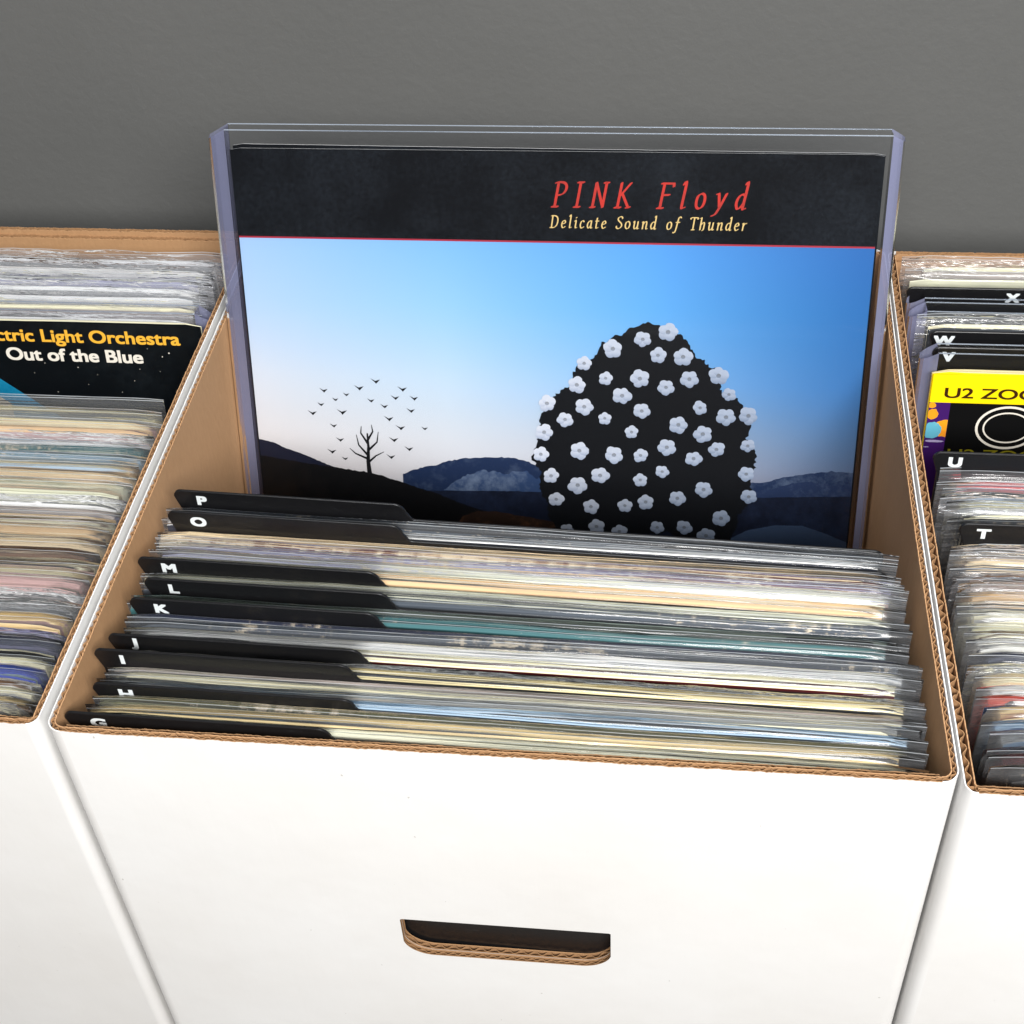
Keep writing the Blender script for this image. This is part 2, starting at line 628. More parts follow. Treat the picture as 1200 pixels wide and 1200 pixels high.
def sleeve_mesh(x0, w, t, h, seed, film, parent, amp=0.0004, gap=0.0007, cover_up=0.005):
    """clear outer sleeve: front and back film welded at the sides, open at the top"""
    nx = 44
    zs = [0.0, h * 0.4, h * 0.8, h - 0.02] + [h - cover_up * q for q in (1.15, 0.9, 0.7, 0.5, 0.3, 0.15)] + [h - 0.0004, h]
    mb = MB()
    for side in (-1, 1):
        rows = []
        hj = h - cover_up
        for k, z in enumerate(zs):
            row = []
            over = min(1.0, max(0.0, (z - hj + 0.0006) / (cover_up * 0.9)))
            over = over * over * (3 - 2 * over)
            for i in range(nx + 1):
                u = i / nx
                e = min(1, min(u, 1 - u) * 26)
                yy = side * ((t / 2 + gap) * e + 0.00008)
                if side < 0:
                    yy += over * (t + gap) * 0.85 * e
                top = max(0, (z - (h - 0.022)) / 0.022)
                yy += (amp * (n1(u, seed + side, 7) + 0.5 * n1(u, seed + side + 2, 19))
                       + amp * 0.7 * noise.noise(Vector((u * (22 if amp > 0.0006 else 6), z * 160, seed)))) * (0.3 + top)
                yy += top * n1(u, seed, 2.0) * 0.0012
                zz = z + (n1(u, seed + 4 + side * 0.5, 3) * 0.0006 + amp * 0.5 * n1(u, seed, 30)) * top
                if side < 0:
                    zz -= 0.0012 * top * (1 + n1(u, seed + 9, 2))
                row.append((x0 + w * u, yy, zz))
            rows.append(row)
        if side > 0:
            rows = [r_[::-1] for r_ in rows]
        mb.grid(rows, [0] * (len(zs) - 2) + [1])
    return mb.build('outer_sleeve', [film, FILM_EDGE], parent, smooth=True)


def record(x, y, ztop, lean, yaw, cover, edge, style, label, group, t=0.0030, jx=0.0015, sw=0.3245, sup=0.0045,
           film=None, seed=0.0, amp=0.0004, gap=0.0006, jw=0.3145, sleeve=True):
    """x = left end of the sleeve, y = where the top edge of the jacket stands at its middle"""
    hb = JH
    if style == 'open' and int(seed * 7) % 3:
        style = 'soft'
    # the root sits at the foot of the jacket's middle line
    cx = x + sw / 2
    by = y - math.sin(lean) * hb
    bz = ztop - math.cos(lean) * hb
    root = thing('vinyl_record', label, 'record', (cx, by, bz), (-lean, 0, yaw), group)
    j = jacket_mesh(jw, t, hb, cover, edge, style, seed, parent=root)
    j.location = (-sw / 2 + jx, 0, 0)
    if sleeve:
        sleeve_mesh(-sw / 2, sw, t, hb + sup, seed + 0.5, film or SLEEVE, root, amp, gap, sup)
    return root


def text_mesh(s, size, sx, mat, parent, name, pos, offset=0.0, shear=0.0, ext=0.00004, sp=1.0, rotz=0.0):
    cu = bpy.data.curves.new('t', 'FONT')
    cu.body = s
    cu.size = size
    cu.offset = offset
    cu.shear = shear
    cu.extrude = ext
    cu.space_character = sp
    ob = bpy.data.objects.new('t', cu)
    COL.objects.link(ob)
    dg = bpy.context.evaluated_depsgraph_get()
    me = bpy.data.meshes.new_from_object(ob.evaluated_get(dg))
    bpy.data.objects.remove(ob)
    bpy.data.curves.remove(cu)
    me.transform(Matrix.Translation(pos) @ Matrix.Rotation(math.pi / 2, 4, 'X') @ Matrix.Rotation(rotz, 4, 'Z')
                 @ Matrix.Diagonal((sx, 1, 1, 1)))
    me.materials.clear()
    me.materials.append(mat)
    me.name = name
    return link(name, me, parent)


def bold_text(s, size, sx, mat, parent, name, pos, grow):
    """heavier lettering: the same outlines laid round a small circle, each a hair in front of the last"""
    o = text_mesh(s, size, sx, mat, None, name, (0, 0, 0), ext=0.0)
    src = o.data
    vs = [q.co.copy() for q in src.vertices]
    fs = [tuple(p_.vertices) for p_ in src.polygons]
    bpy.data.objects.remove(o)
    V_, F_ = [], []
    ring_ = [(0, 0)] + [(grow * a, grow * b_ * 0.8) for a in (-1, 0, 1) for b_ in (-1, 0, 1) if a or b_]
    for i, (dx, dz) in enumerate(ring_):
        b0 = len(V_)
        V_ += [(q.x + dx * (1.0 if sx < 1.1 else 1.25) + pos[0], pos[1] - i * 0.000004, q.z + dz + pos[2]) for q in vs]
        F_ += [tuple(k + b0 for k in f) for f in fs]
    me = bpy.data.meshes.new(name)
    me.from_pydata(V_, [], F_)
    return link(name, me, parent, [mat])


# ------------------------------------------------------------------ divider cards
def divider(letter, x, y, ztab, lean, yaw, label, tabw=0.108, w=0.3150, tab0=0.0, lx=0.0105, rise=0.0084, group='black lettered divider cards',
            bowl=0.0):
    h = 0.3160
    t = 0.0011
    by = y - math.sin(lean) * h
    bz = ztab - math.cos(lean) * h
    root = thing('divider_card', label, 'divider card', (x, by, bz), (-lean, 0, yaw), group)

    def arc(cx, cz, r, a0, a1, k=7):
        return [(cx + r * math.cos(math.radians(a0 + (a1 - a0) * i / k)), cz + r * math.sin(math.radians(a0 + (a1 - a0) * i / k)))
                for i in range(k + 1)]
    hb = h - rise
    r1 = 0.0035
    out = [(0.004, 0), (w, 0)]
    out += arc(w - 0.004, hb - 0.004, 0.004, 0, 90)
    tx = tab0 + tabw
    out += arc(tx + 0.0030, hb + 0.0028, 0.0028, 270, 195)
    out += arc(tx - 0.0066, h - 0.0056, 0.0056, 12, 90)
    if tab0 > 0.005:
        out += arc(tab0 + 0.004, h - 0.004, 0.004, 90, 160)
        out += [(tab0 - 0.003, hb)]
        out += arc(0.004, hb - 0.004, 0.004, 90, 180)
    else:
        out += arc(r1, h - r1, r1, 90, 180)
        out += [(0.0025, h - 0.011)]
    mb = MB()
    bm = bmesh.new()
    vs = [bm.verts.new((a, -t / 2, c_)) for a, c_ in out]
    f = bm.faces.new(vs)
    ex = bmesh.ops.extrude_face_region(bm, geom=[f])
    bmesh.ops.translate(bm, vec=(0, t, 0), verts=[e for e in ex['geom'] if isinstance(e, bmesh.types.BMVert)])
    bmesh.ops.recalc_face_normals(bm, faces=bm.faces)
    rim = [e for e in bm.edges if abs(e.verts[0].co.y - e.verts[1].co.y) < 1e-6 and e.verts[0].co.y < 0]
    bmesh.ops.bevel(bm, geom=rim, offset=0.00038, segments=2, affect='EDGES', profile=0.5)
    me = bpy.data.meshes.new('card')
    bm.to_mesh(me)
    bm.free()
    link('card', me, root, [BLACK])
    me.materials.append(BLACK) if not me.materials else None
    bold_text(letter, 0.0068, 1.3, LETTER, root, 'letter', (tab0 + lx, -t / 2 - 0.00006, h - (0.0062 if letter == 'J' else 0.0073)), 0.00038)
    return root


def ordw(i):
    return ['first', 'second', 'third', 'fourth', 'fifth', 'sixth', 'seventh', 'eighth', 'ninth', 'tenth', 'eleventh',
            'twelfth', 'thirteenth', 'fourteenth', 'fifteenth', 'sixteenth', 'seventeenth', 'eighteenth', 'nineteenth',
            'twentieth', 'twenty-first', 'twenty-second', 'twenty-third', 'twenty-fourth', 'twenty-fifth', 'twenty-sixth',
            'twenty-seventh', 'twenty-eighth', 'twenty-ninth', 'thirtieth', 'thirty-first'][i]


def nm(c):
    return NAMES.get(c, c)


# middle carton: cards and, between them, records from front to back
CARDS = [('G', .0084, -.0012, 3.6), ('H', .0225, -.0004, 10.5), ('I', .0378, .0018, 6.5), ('J', .0466, .0010, 9.3),
         ('K', .0660, .0016, 12.3), ('L', .0775, .0014, 15.0), ('M', .0890, .0018, 8.5), ('O', .1170, .0024, 13.5),
         ('P', .1300, .0028, 12.6)]
LEAN_C = lambda y: R(0.2 + 3.2 * y / 0.135)
YAW_C = lambda y: R(-0.55 - 1.5 * y / 0.135)
for L, y, z, xl in CARDS:
    x = xl / 1000
    # y is given at the middle of the card
    yw = YAW_C(y) - R(0.25)
    dv = divider(L, x, y - math.tan(yw) * 0.157, z, LEAN_C(y), yw,
                 'black plastic divider card with white letter %s on its rounded left tab' % L,
                 tabw=0.1085)

BETWEEN = {
    'G': [('grey', 'palegreen', 'soft', 'o'), ('lightblue', 'orange', 'soft', 'o'), ('olive', 'olive', 'fold', 'o')],
    'H': [('slate', 'lightblue', 'thin', 'o'), ('blue', 'grey', 'soft', 'o'), ('tan', 'cream', 'soft', 'o'),
          ('mauve', 'mauve', 'soft', 'o')],
    'I': [('black', 'yellow', 'thin', 'o'), ('grey', 'grey', 'soft', 'c')],
    'J': [('maroon', 'cream', 'open', 'o'), ('lightblue', 'white', 'soft', 'o'), ('slate', 'slate', 'fold', 'o'),
          ('navy', 'navy', 'fold', 'o')],
    'K': [('teal', 'teal', 'fold', 'o'), ('greygreen', 'greygreen', 'soft', 'o')],
    'L': [('slate', 'slate', 'fold', 'o'), ('grey', 'palegreen', 'soft', 'o')],
    'M': [('black', 'tan', 'soft', 'o'), ('palegreen', 'palegreen', 'soft', 'o'), ('pink', 'lilac', 'fold', 'o'),
          ('maroon', 'maroon', 'fold', 'o'), ('peach', 'peach', 'soft', 'o')],
    'O': [('navy', 'white', 'thin', 'o'), ('black', 'slate', 'fold', 'o')],
}
seed = 1.0
for ci, (L, y, z, xl) in enumerate(CARDS[:-1]):
    y2 = CARDS[ci + 1][1]
    rows = BETWEEN[L]
    k = len(rows)
    for i, (cv, ed, st, fl) in enumerate(rows):
        yy = y + (y2 - y) * (i + 1) / (k + 1)
        seed += 1.37
        t = min(0.0036, (y2 - y) / (k + 1) * 0.72)
        if L == 'O':
            t = 0.0015 if i == 0 else 0.0030
        edn = nm(ed)
        word = {'open': 'with %s open edge' % edn, 'thin': 'with thin %s edge' % edn,
                'fold': 'with worn folded %s top' % edn, 'soft': 'with smooth %s top' % edn}[st]
        nb = CARDS[ci + 1][0]
        lab = '%s record %s, %s sleeve, %s behind the %s card' % (
            nm(cv), word, 'crinkled' if fl == 'c' else 'clear', ordw(i), L)
        frac = yy / 0.135
        xr = 0.3350 + rnd.uniform(-0.0030, 0.0014) + 0.0022 * (1 - frac)
        sw = 0.3245
        record(xr - sw, yy, -0.0082 + rnd.uniform(-0.0010, 0.0010), LEAN_C(yy) + R(rnd.uniform(-0.12, 0.12)),
               YAW_C(yy) + R(rnd.uniform(-.15, .15)), cv, ed, st, lab, 'records filed in the middle carton', t=t,
               jx=rnd.uniform(0.0008, 0.0028), sw=sw, sup=rnd.uniform(0.0026, 0.0034) if i == k - 1 or i == 0 else rnd.uniform(0.0036, 0.0056),
               film=CRINKLE if fl == 'c' else SLEEVE, seed=seed, amp=0.0007 if fl == 'c' else 0.00028,
               gap=0.0003)

# left carton, front to back
LEFT = [(7, 'cream', 'cream', 'open', 'o'), (12, 'grey', 'cream', 'thin', 'c'), (16, 'orange', 'orange', 'open', 'o'),
        (20, 'white', 'cream', 'open', 'o'), (25, 'royal', 'white', 'open', 'o'), (30.5, 'lightblue', 'royal', 'open', 'o'),
        (36.5, 'cream', 'cream', 'open', 'o'), (41, 'black', 'black', 'fold', 'o'), (46, 'lilac', 'navy', 'fold', 'o'),
        (53, 'lilac', 'lilac', 'thin', 'c'), (59, 'pink', 'orange', 'thin', 'o'), (68, 'grey', 'grey', 'thin', 'c'),
        (75.5, 'grey', 'white', 'thin', 'c'), (81, 'mauve', 'pink', 'open', 'o'), (86.5, 'tan', 'orange', 'open', 'o'),
        (93, 'brown', 'cream', 'open', 'o'), (98.5, 'slate', 'brown', 'fold', 'o'), (103.5, 'orange', 'peach', 'open', 'o'),
        (108.5, 'black', 'cream', 'fold', 'o'), (114, 'grey', 'tan', 'open', 'o'), (120, 'cream', 'cream', 'open', 'o'),
        (127, 'lilac', 'mauve', 'open', 'o'), (136, 'grey', 'white', 'thin', 'c'), (144, 'palegreen', 'palegreen', 'thin', 'o'),
        (150.5, 'tan', 'peach', 'open', 'o'), (156.5, 'tan', 'tan', 'open', 'o'), (163, 'slate', 'lightblue', 'fold', 'o'),
        (170, 'teal', 'teal', 'fold', 'o'), (177, 'palegreen', 'white', 'open', 'c'), (188, 'pink', 'tan', 'open', 'o'),
        (196, 'cream', 'yellow', 'open', 'o')]
for i, (ymm, cv, ed, st, fl) in enumerate(LEFT):
    yy = ymm / 1000 + 0.0025
    seed += 1.37
    lean = R(0.2 + 8.0 * (yy / 0.2) ** 1.2)
    lab = '%s record, %s top edge, %s sleeve, %s from front in left carton' % (
        nm(cv), nm(ed), 'crinkled' if fl == 'c' else 'clear', ordw(i))
    xr = -0.0095 + rnd.uniform(-0.003, 0.0005)
    record(xr - 0.3245, yy, -0.0105 + rnd.uniform(-0.0013, 0.0013), lean, R(rnd.uniform(-0.2, 0.2) - 0.3), cv, ed, st, lab,
           'records filed in the left carton', t=0.0042, jx=rnd.uniform(0.001, 0.0035), sup=rnd.uniform(0.0036, 0.0072),
           film=CRINKLE if fl == 'c' else SLEEVE, seed=seed, amp=0.0009 if fl == 'c' else 0.00035, gap=0.0003)
o = thing('plastic_sleeve', 'empty clear plastic sleeve standing in front of the black cover with yellow lettering', 'record sleeve',
          (-0.3245 / 2 - 0.0135, 0.206 + 0.0025 - math.sin(R(8.4)) * JH, -0.0035 - math.cos(R(8.4)) * JH), (-R(8.4), 0, R(-0.3)))
sleeve_mesh(-0.1622, 0.3245, 0.0006, JH, 400.0, SLEEVE, o)

LB = [(275, 'white', 'white', 'c'), (284, 'mauve', 'cream', 'c'), (293, 'white', 'white', 'c'), (303, 'grey', 'white', 'c'),
      (312, 'lilac', 'grey', 'c'), (321, 'white', 'white', 'c'), (331, 'grey', 'white', 'c')]
for i, (ymm, cv, ed, fl) in enumerate(LB):
    yy = ymm / 1000
    seed += 1.37
    lab = '%s record in crinkled shiny sleeve, %s behind the yellow lettered black cover' % (nm(cv), ordw(i))
    record(-0.0145 - 0.3245 + rnd.uniform(-0.001, 0.003), yy, -0.0045 + rnd.uniform(-0.001, 0.001), R(9.5 - i * 0.5), R(rnd.uniform(-0.3, 0.1)), cv, ed,
           'open', lab, 'records behind the black cover in the left carton', t=0.0036, jx=rnd.uniform(0.001, 0.003),
           sup=rnd.uniform(0.003, 0.006), film=CRINKLE, seed=seed, amp=0.0012, gap=0.0005)

# right carton, front to back
RIGHT = [(10.5, 'black', 'black', 'fold', 'o'), (17, 'maroon', 'maroon', 'thin', 'o'), (21.5, 'maroon', 'slate', 'thin', 'o'),
         (26, 'lightblue', 'grey', 'thin', 'o'), (31, 'blue', 'lightblue', 'thin', 'o'), (39.5, 'peach', 'orange', 'open', 'o'),
         (44.5, 'salmon', 'salmon', 'thin', 'o'), (49, 'white', 'white', 'open', 'o'), (54.5, 'cream', 'tan', 'open', 'o'),
         (61, 'palegreen', 'cream', 'open', 'c'), (66.5, 'navy', 'navy', 'fold', 'o'), (72, 'navy', 'white', 'fold', 'o'),
         (78, 'cream', 'cream', 'open', 'o'), (83.5, 'grey', 'palegreen', 'open', 'o'), (88.5, 'white', 'cream', 'open', 'o'),
         (93.5, 'slate', 'grey', 'thin', 'o'), (99, 'tan', 'tan', 'open', 'o'), (105, 'white', 'mauve', 'thin', 'c'),
         (111, 'mauve', 'brown', 'fold', 'c'), (116.5, 'slate', 'slate', 'fold', 'o'), (121.5, 'peach', 'peach', 'open', 'o'),
         (127, 'cream', 'mauve', 'open', 'c'), (146.5, 'slate', 'slate', 'fold', 'o'), (151.5, 'black', 'cream', 'open', 'o'),
         (157, 'grey', 'grey', 'thin', 'c'), (163, 'lightblue', 'lightblue', 'thin', 'o'), (168.5, 'tan', 'tan', 'open', 'o'),
         (174.5, 'red', 'red', 'fold', 'o')]
kT = 0
for i, (ymm, cv, ed, st, fl) in enumerate(RIGHT):
    yy = ymm / 1000
    seed += 1.37
    lean = R(0.2 + 6.5 * (yy / 0.2) ** 1.2)
    if yy < 0.137:
        lab = '%s record, %s top edge, %s sleeve, %s from front in right carton' % (
            nm(cv), nm(ed), 'crinkled' if fl == 'c' else 'clear', ordw(i))
    else:
        lab = '%s record, %s top edge, %s sleeve, %s behind the T card' % (
            nm(cv), nm(ed), 'crinkled' if fl == 'c' else 'clear', ordw(kT))
        kT += 1
    xl = 0.3545 + rnd.uniform(-0.0006, 0.0022) + (0.0022 if yy < 0.06 else 0)
    record(xl, yy, -0.0100 + rnd.uniform(-0.0014, 0.0014), lean, R(rnd.uniform(-0.25, 0.2)), cv, ed, st, lab,
           'records filed in the right carton', t=0.0038, jx=0.0085 + rnd.uniform(-0.002, 0.001), sup=rnd.uniform(0.0042, 0.0080),
           film=CRINKLE if fl == 'c' else SLEEVE, seed=seed, amp=0.0009 if fl == 'c' else 0.00035, gap=0.0003)
divider('T', 0.3590, 0.1325, 0.0040, R(4.6), R(0.1), 'black divider card with white letter T in the right carton', tabw=0.12, lx=0.0075)
divider('U', 0.3525, 0.1785, 0.0040, R(6.3), R(-0.2), 'black divider card with white letter U below the yellow banded cover', tabw=0.12, lx=0.0068)
divider('V', 0.3600, 0.2560, 0.0045, R(9), R(0), 'black divider card with white letter V behind the yellow banded cover', tabw=0.12, lx=0.0052)
divider('W', 0.3610, 0.2725, 0.0020, R(9), R(0), 'black divider card with white letter W half hidden behind a clear holder', tabw=0.12, lx=0.0022)
divider('X', 0.3530, 0.3100, 0.0020, R(6), R(0.2), 'black divider card with white letter X at the back of the right carton', tabw=0.14, lx=0.050)
seed += 1.37
record(0.3535, 0.326, -0.0035, R(5), 0, 'palegreen', 'palegreen', 'thin', 'pale green record standing just behind the X divider card',
       'records filed in the right carton', film=SLEEVE, seed=seed, jx=0.003, sup=0.005)
seed += 1.37
record(0.3525, 0.335, -0.0022, R(4), 0, 'mauve', 'cream', 'open', 'cream edged record in crinkled film at the very back of the right carton',
       'records filed in the right carton', film=CRINKLE, seed=seed, amp=0.0012, jx=0.012, sup=0.005)
seed += 1.37
record(0.3560, 0.2865, -0.004, R(8.6), 0, 'slate', 'cream', 'open', 'cream edged record in clear film between two rigid holders behind the W card',
       'records filed in the right carton', film=CRINKLE, seed=seed, jx=0.006, sup=0.005)


# ------------------------------------------------------------------ rigid clear holders
def toploader(label, x, y, z, lean, yaw, w=0.3345, h=0.327, t=0.0078, cl=0.0095, cr=0.0062, group='rigid clear record holders'):
    """x,y,z = top left front corner; hangs down the leaning plane"""
    by = y - math.sin(lean) * h
    bz = z - math.cos(lean) * h
    root = thing('record_holder', label, 'record holder', (x, by, bz), (-lean, 0, yaw), group)
    p = 0.0007
    for nme, y0, hh in (('front_sheet', 0.0, h - 0.0016), ('back_sheet', t - p, h)):
        mb = MB()
        rows = []
        mb.box(cl, w - cr, y0, y0 + p, 0.004, hh - 0.0004, 0)
        mb.box(cl, w - cr, y0, y0 + p, hh - 0.0004, hh, 1)
        mb.build(nme, [PVC, PVC_EDGE], root)
    for s, cw, xa in ((-1, cl, 0.0), (1, cr, w)):
        # channel: rounded fold whose top is cut on a slant towards the outside
        mb = MB()
        k = 8
        prof = []
        for i in range(k + 1):
            a = math.pi * i / k
            px = cw - cw * math.sin(a) ** 0.7
            py = t / 2 - math.cos(a) * t / 2
            prof.append((px, py))
        rows = []
        for z_, dz in ((0.0, 0), (h * 0.5, 0), (h, 1)):
            row = []
            for px, py in prof:
                q = px if s < 0 else w - px
                row.append((q, py, z_ - dz * ((cw - px) * 0.55 + (0.0016 if py < t / 2 else 0))))
            rows.append(row)
        if s > 0:
            rows = [r_[::-1] for r_ in rows]
        mb.grid(rows, 0)
        # inner wall of the weld
        xi = cw if s < 0 else w - cr
        mb.quad((xi, p, 0), (xi, t - p, 0), (xi, t - p, h - 0.001), (xi, p, h - 0.001), 0)
        mb.build('side_channel', [PVC_SIDE], root, smooth=False)
    mb = MB()
    mb.box(cl, w - cr, 0.0002, t - 0.0002, 0.0, 0.0038)
    mb.build('bottom_channel', [PVC_SIDE], root)
    return root


LE = 0.3023
ux, sl, clz = 1, math.sin(LE), math.cos(LE)
# the jacket's top left front corner is at (0.0162, 0.2967, 0.0845)
toploader('tall rigid clear plastic holder with lavender sides around the large blue cover', 0.0140 - 0.0110, 0.2967 + 0.0110 * sl - 0.0016 * clz,
          0.0845 + 0.0110 * clz + 0.0016 * sl, LE, 0.0, h=0.3275, w=0.3365)
HJ = 0.3140
j_root = thing('record_jacket', 'large black banded landscape cover with red italic lettering in a clear holder', 'record jacket',
               (0.0140, 0.2967 - HJ * sl, 0.0845 - HJ * clz), (-LE, 0, 0))


def big_jacket():
    blk = flat('scuffed_black_print', rgb(4, 7, 13), 0.5, 0.36, rgb(50, 57, 66), 0.08)
    n = 60
    w, h = 0.3165, HJ
    edge = edge_mat('cream', CO['cream'])
    for nme, y0, y1, dz, op in (('front_board', 0.0, 0.0022, 0.0, 0.0), ('back_board', 0.0026, 0.0048, 0.0014, 1.0)):
        mb = MB()
        prof = [(y0, 0, 0), (y0, h - 0.0002, 0), (y0 + 0.0005, h, 1), (y1 - 0.0004, h - 0.0001, 2), (y1, h - 0.0004, 0), (y1, 0, 0)]
        rows = []
        for (yy, zz, _) in prof:
            row = []
            for i in range(n + 1):
                u = i / n
                x = w * u + (0.0006 if op else 0)
                o_ = op * 0.0009 * max(0, 1 - u * 2.2) if zz > h * 0.5 else 0
                z_ = zz + (dz * (1 - u) if zz > h * .5 else 0) + (0.00016 * n1(u, 3 + op, 60) if zz > h * .5 else 0)
                dx = min(w * u, w * (1 - u))
                if zz > h * .5 and dx < 0.003:
                    z_ -= (0.003 - dx) * 0.25
                row.append((x, yy + o_, z_))
            rows.append(row)
        mb.grid(rows, [0, 0, 2, 1, 0])
        mb.poly([r_[0] for r_ in rows], 0)
        mb.poly([r_[-1] for r_ in rows][::-1], 2)
        mb.build(nme, [blk, worn_mat('black', CO['black']), edge_mat('white', CO['white'])], j_root)


big_jacket()


# printed picture on the front board, each colour a thin flat layer; u,v are millimetres from its top left corner
def P(u, v, lay):
    return (u * 1.0064 / 1000, -0.00005 * lay, HJ - v / 1000)


def print_poly(name, pts, lay, mat, parent, PF=P):
    bm = bmesh.new()
    f = bm.faces.new([bm.verts.new(PF(u, v, lay)) for u, v in pts])
    bm.normal_update()
    if f.normal.y > 0:
        f.normal_flip()
    bmesh.ops.triangulate(bm, faces=bm.faces[:])
    me = bpy.data.meshes.new(name)
    bm.to_mesh(me)
    bm.free()
    return link(name, me, parent, [mat])


PK = 0.92
rows_v = [44.8, 80, 120, 150, 174, 313.5]
grid_c = [[(172, 208, 250), (134, 194, 252), (92, 166, 238), (48, 112, 186)],
          [(190, 218, 250), (160, 210, 252), (104, 178, 240), (48, 116, 184)],
          [(222, 229, 240), (204, 226, 245), (146, 194, 242), (62, 120, 182)],
          [(230, 227, 228), (222, 227, 234), (190, 202, 220), (84, 116, 156)],
          [(232, 225, 223), (226, 224, 228), (196, 194, 204), (96, 106, 132)],
          [(200, 200, 200), (200, 200, 210), (140, 150, 170), (50, 60, 90)]]


def sky_col(u, v):
    fu = min(2.999, max(0, u / 314 * 3))
    i = int(fu)
    a = fu - i
    k = 0
    while k < len(rows_v) - 2 and v > rows_v[k + 1]:
        k += 1
    b_ = min(1, max(0, (v - rows_v[k]) / (rows_v[k + 1] - rows_v[k])))
    out = []
    for c_ in range(3):
        t0 = grid_c[k][i][c_] * (1 - a) + grid_c[k][i + 1][c_] * a
        t1 = grid_c[k + 1][i][c_] * (1 - a) + grid_c[k + 1][i + 1][c_] * a
        out.append(s2l(t0 * (1 - b_) + t1 * b_) * PK)
    return out + [1]


mb = MB()
nu, nv = 40, 30
rows = []
for j in range(nv + 1):
    v_ = 44.8 + (313.5 - 44.8) * (j / nv) ** 1.3
    rows.append([P(0.5 + 313.4 * i / nu, v_, 1) for i in range(nu + 1)][::-1])
mb.grid(rows)
SKYM, nt, b = new_mat('printed_sky')
at = N(nt, 'ShaderNodeAttribute', attribute_name='print')
nt.links.new(at.outputs['Color'], b.inputs['Base Color'])
b.inputs['Roughness'].default_value = 0.35
b.inputs['Specular IOR Level'].default_value = 0.3
sky = mb.build('cover_picture', SKYM, j_root)
ca = sky.data.color_attributes.new('print', 'FLOAT_COLOR', 'POINT')
for i, vv in enumerate(sky.data.vertices):
    ca.data[i].color = sky_col(vv.co.x * 1000, (HJ - vv.co.z) * 1000)

print_poly('pin_line', [(0.5, 43.9), (313.9, 43.9), (313.9, 44.8), (0.5, 44.8)], 2, flat('printed_red_line', rgb(170, 20, 50)), j_root)


def hill(name, top, bottom, lay, mat, jag=0.5, sd=1.0):
    pts = []
    for (a, b_) in zip(top[:-1], top[1:]):
        k = max(1, int(abs(b_[0] - a[0]) / 1.2))
        for i in range(k):
            f = i / k
            pts.append((a[0] + (b_[0] - a[0]) * f, a[1] + (b_[1] - a[1]) * f + jag * n1(a[0] + (b_[0] - a[0]) * f, sd, 0.8)))
    pts.append(top[-1])
    pts += [(top[-1][0], bottom), (top[0][0], bottom)]
    return print_poly(name, pts, lay, mat, sky)


blueh = flat('printed_blue_hill', rgb(26, 44, 78), 0.4, 0.8, rgb(96, 112, 138), 0.3)
hill('printed_hill', [(78, 173.5), (84, 170.5), (90, 168.5), (96, 167.5), (100, 165.5), (110, 163), (124, 161.8), (138, 161.6), (146, 163.6),
                      (152, 167), (160, 171), (200, 173), (250, 173), (262, 171.5), (268, 171), (280, 167.2), (292, 164.7), (303, 163), (313.9, 163.6)],
     313, 2, blueh, 0.6, 2)
hill('printed_ridge', [(100, 182), (108, 175), (122, 169), (134, 171), (144, 169), (154, 175), (168, 182)], 182, 2.4, flat('printed_blue_ridge', rgb(44, 66, 104), 0.4, 0.9, rgb(120, 136, 160), 0.3), 1.6, 8)
hill('printed_ridge', [(256, 182), (266, 176), (280, 172), (292, 169), (304, 171), (313.9, 170)], 182, 2.4, flat('printed_blue_ridge', rgb(34, 50, 84), 0.4, 0.9, rgb(96, 112, 140), 0.3), 1.4, 9)
navyw = flat('printed_dark_water', rgb(12, 20, 40), 0.4, 0.5, rgb(40, 54, 84), 0.3)
hill('printed_water', [(78, 183), (140, 181), (200, 181), (260, 180), (313.9, 177)], 313, 3, navyw, 0.3, 5)
hill('printed_water', [(252, 205), (262, 199), (276, 195.5), (290, 195), (302, 199), (313.9, 204)], 313, 3.5, flat('printed_pale_water', rgb(58, 76, 104), 0.4, 0.4, rgb(96, 112, 140), 0.3), 0.3, 7)
hill('printed_hill', [(0.5, 155.5), (8, 157), (14, 160), (24, 163.5), (38, 169.5), (50, 174)], 313, 4, flat('printed_navy_hill', rgb(14, 20, 44), 0.4), 0.4, 3)
hill('printed_hill', [(0.5, 165), (20, 168), (40, 170.5), (58, 172.8), (66, 174.5), (80, 179), (96, 184), (108, 189), (120, 193), (150, 200), (200, 206), (313, 214)],
     313, 6, flat('printed_black_slope', rgb(7, 7, 10), 0.4, 0.22, rgb(52, 44, 40), 0.3), 0.6, 4)
hill('printed_bank', [(104, 206), (110, 197), (118, 193.5), (130, 193.8), (148, 196.5), (170, 200), (190, 205.5)], 206, 7,
     flat('printed_brown_grass', rgb(44, 26, 16), 0.5, 0.9, rgb(130, 84, 50), 0.3), 0.8, 6)

# small bare tree on the slope and a few specks of birds
inkm = flat('printed_ink_black', rgb(8, 9, 14), 0.4, spec=0.3)


def stroke(pts, w0, w1, lay, mat, name, parent):
    bm_pts_l, bm_pts_r = [], []
    k = len(pts)
    for i, (u, v_) in enumerate(pts):
        a = pts[max(0, i - 1)]
        b_ = pts[min(k - 1, i + 1)]
        d = Vector((b_[0] - a[0], b_[1] - a[1])).normalized()
        w_ = w0 + (w1 - w0) * i / (k - 1)
        bm_pts_l.append((u - d.y * w_ / 2, v_ + d.x * w_ / 2))
        bm_pts_r.append((u + d.y * w_ / 2, v_ - d.x * w_ / 2))
    return bm_pts_l + bm_pts_r[::-1]


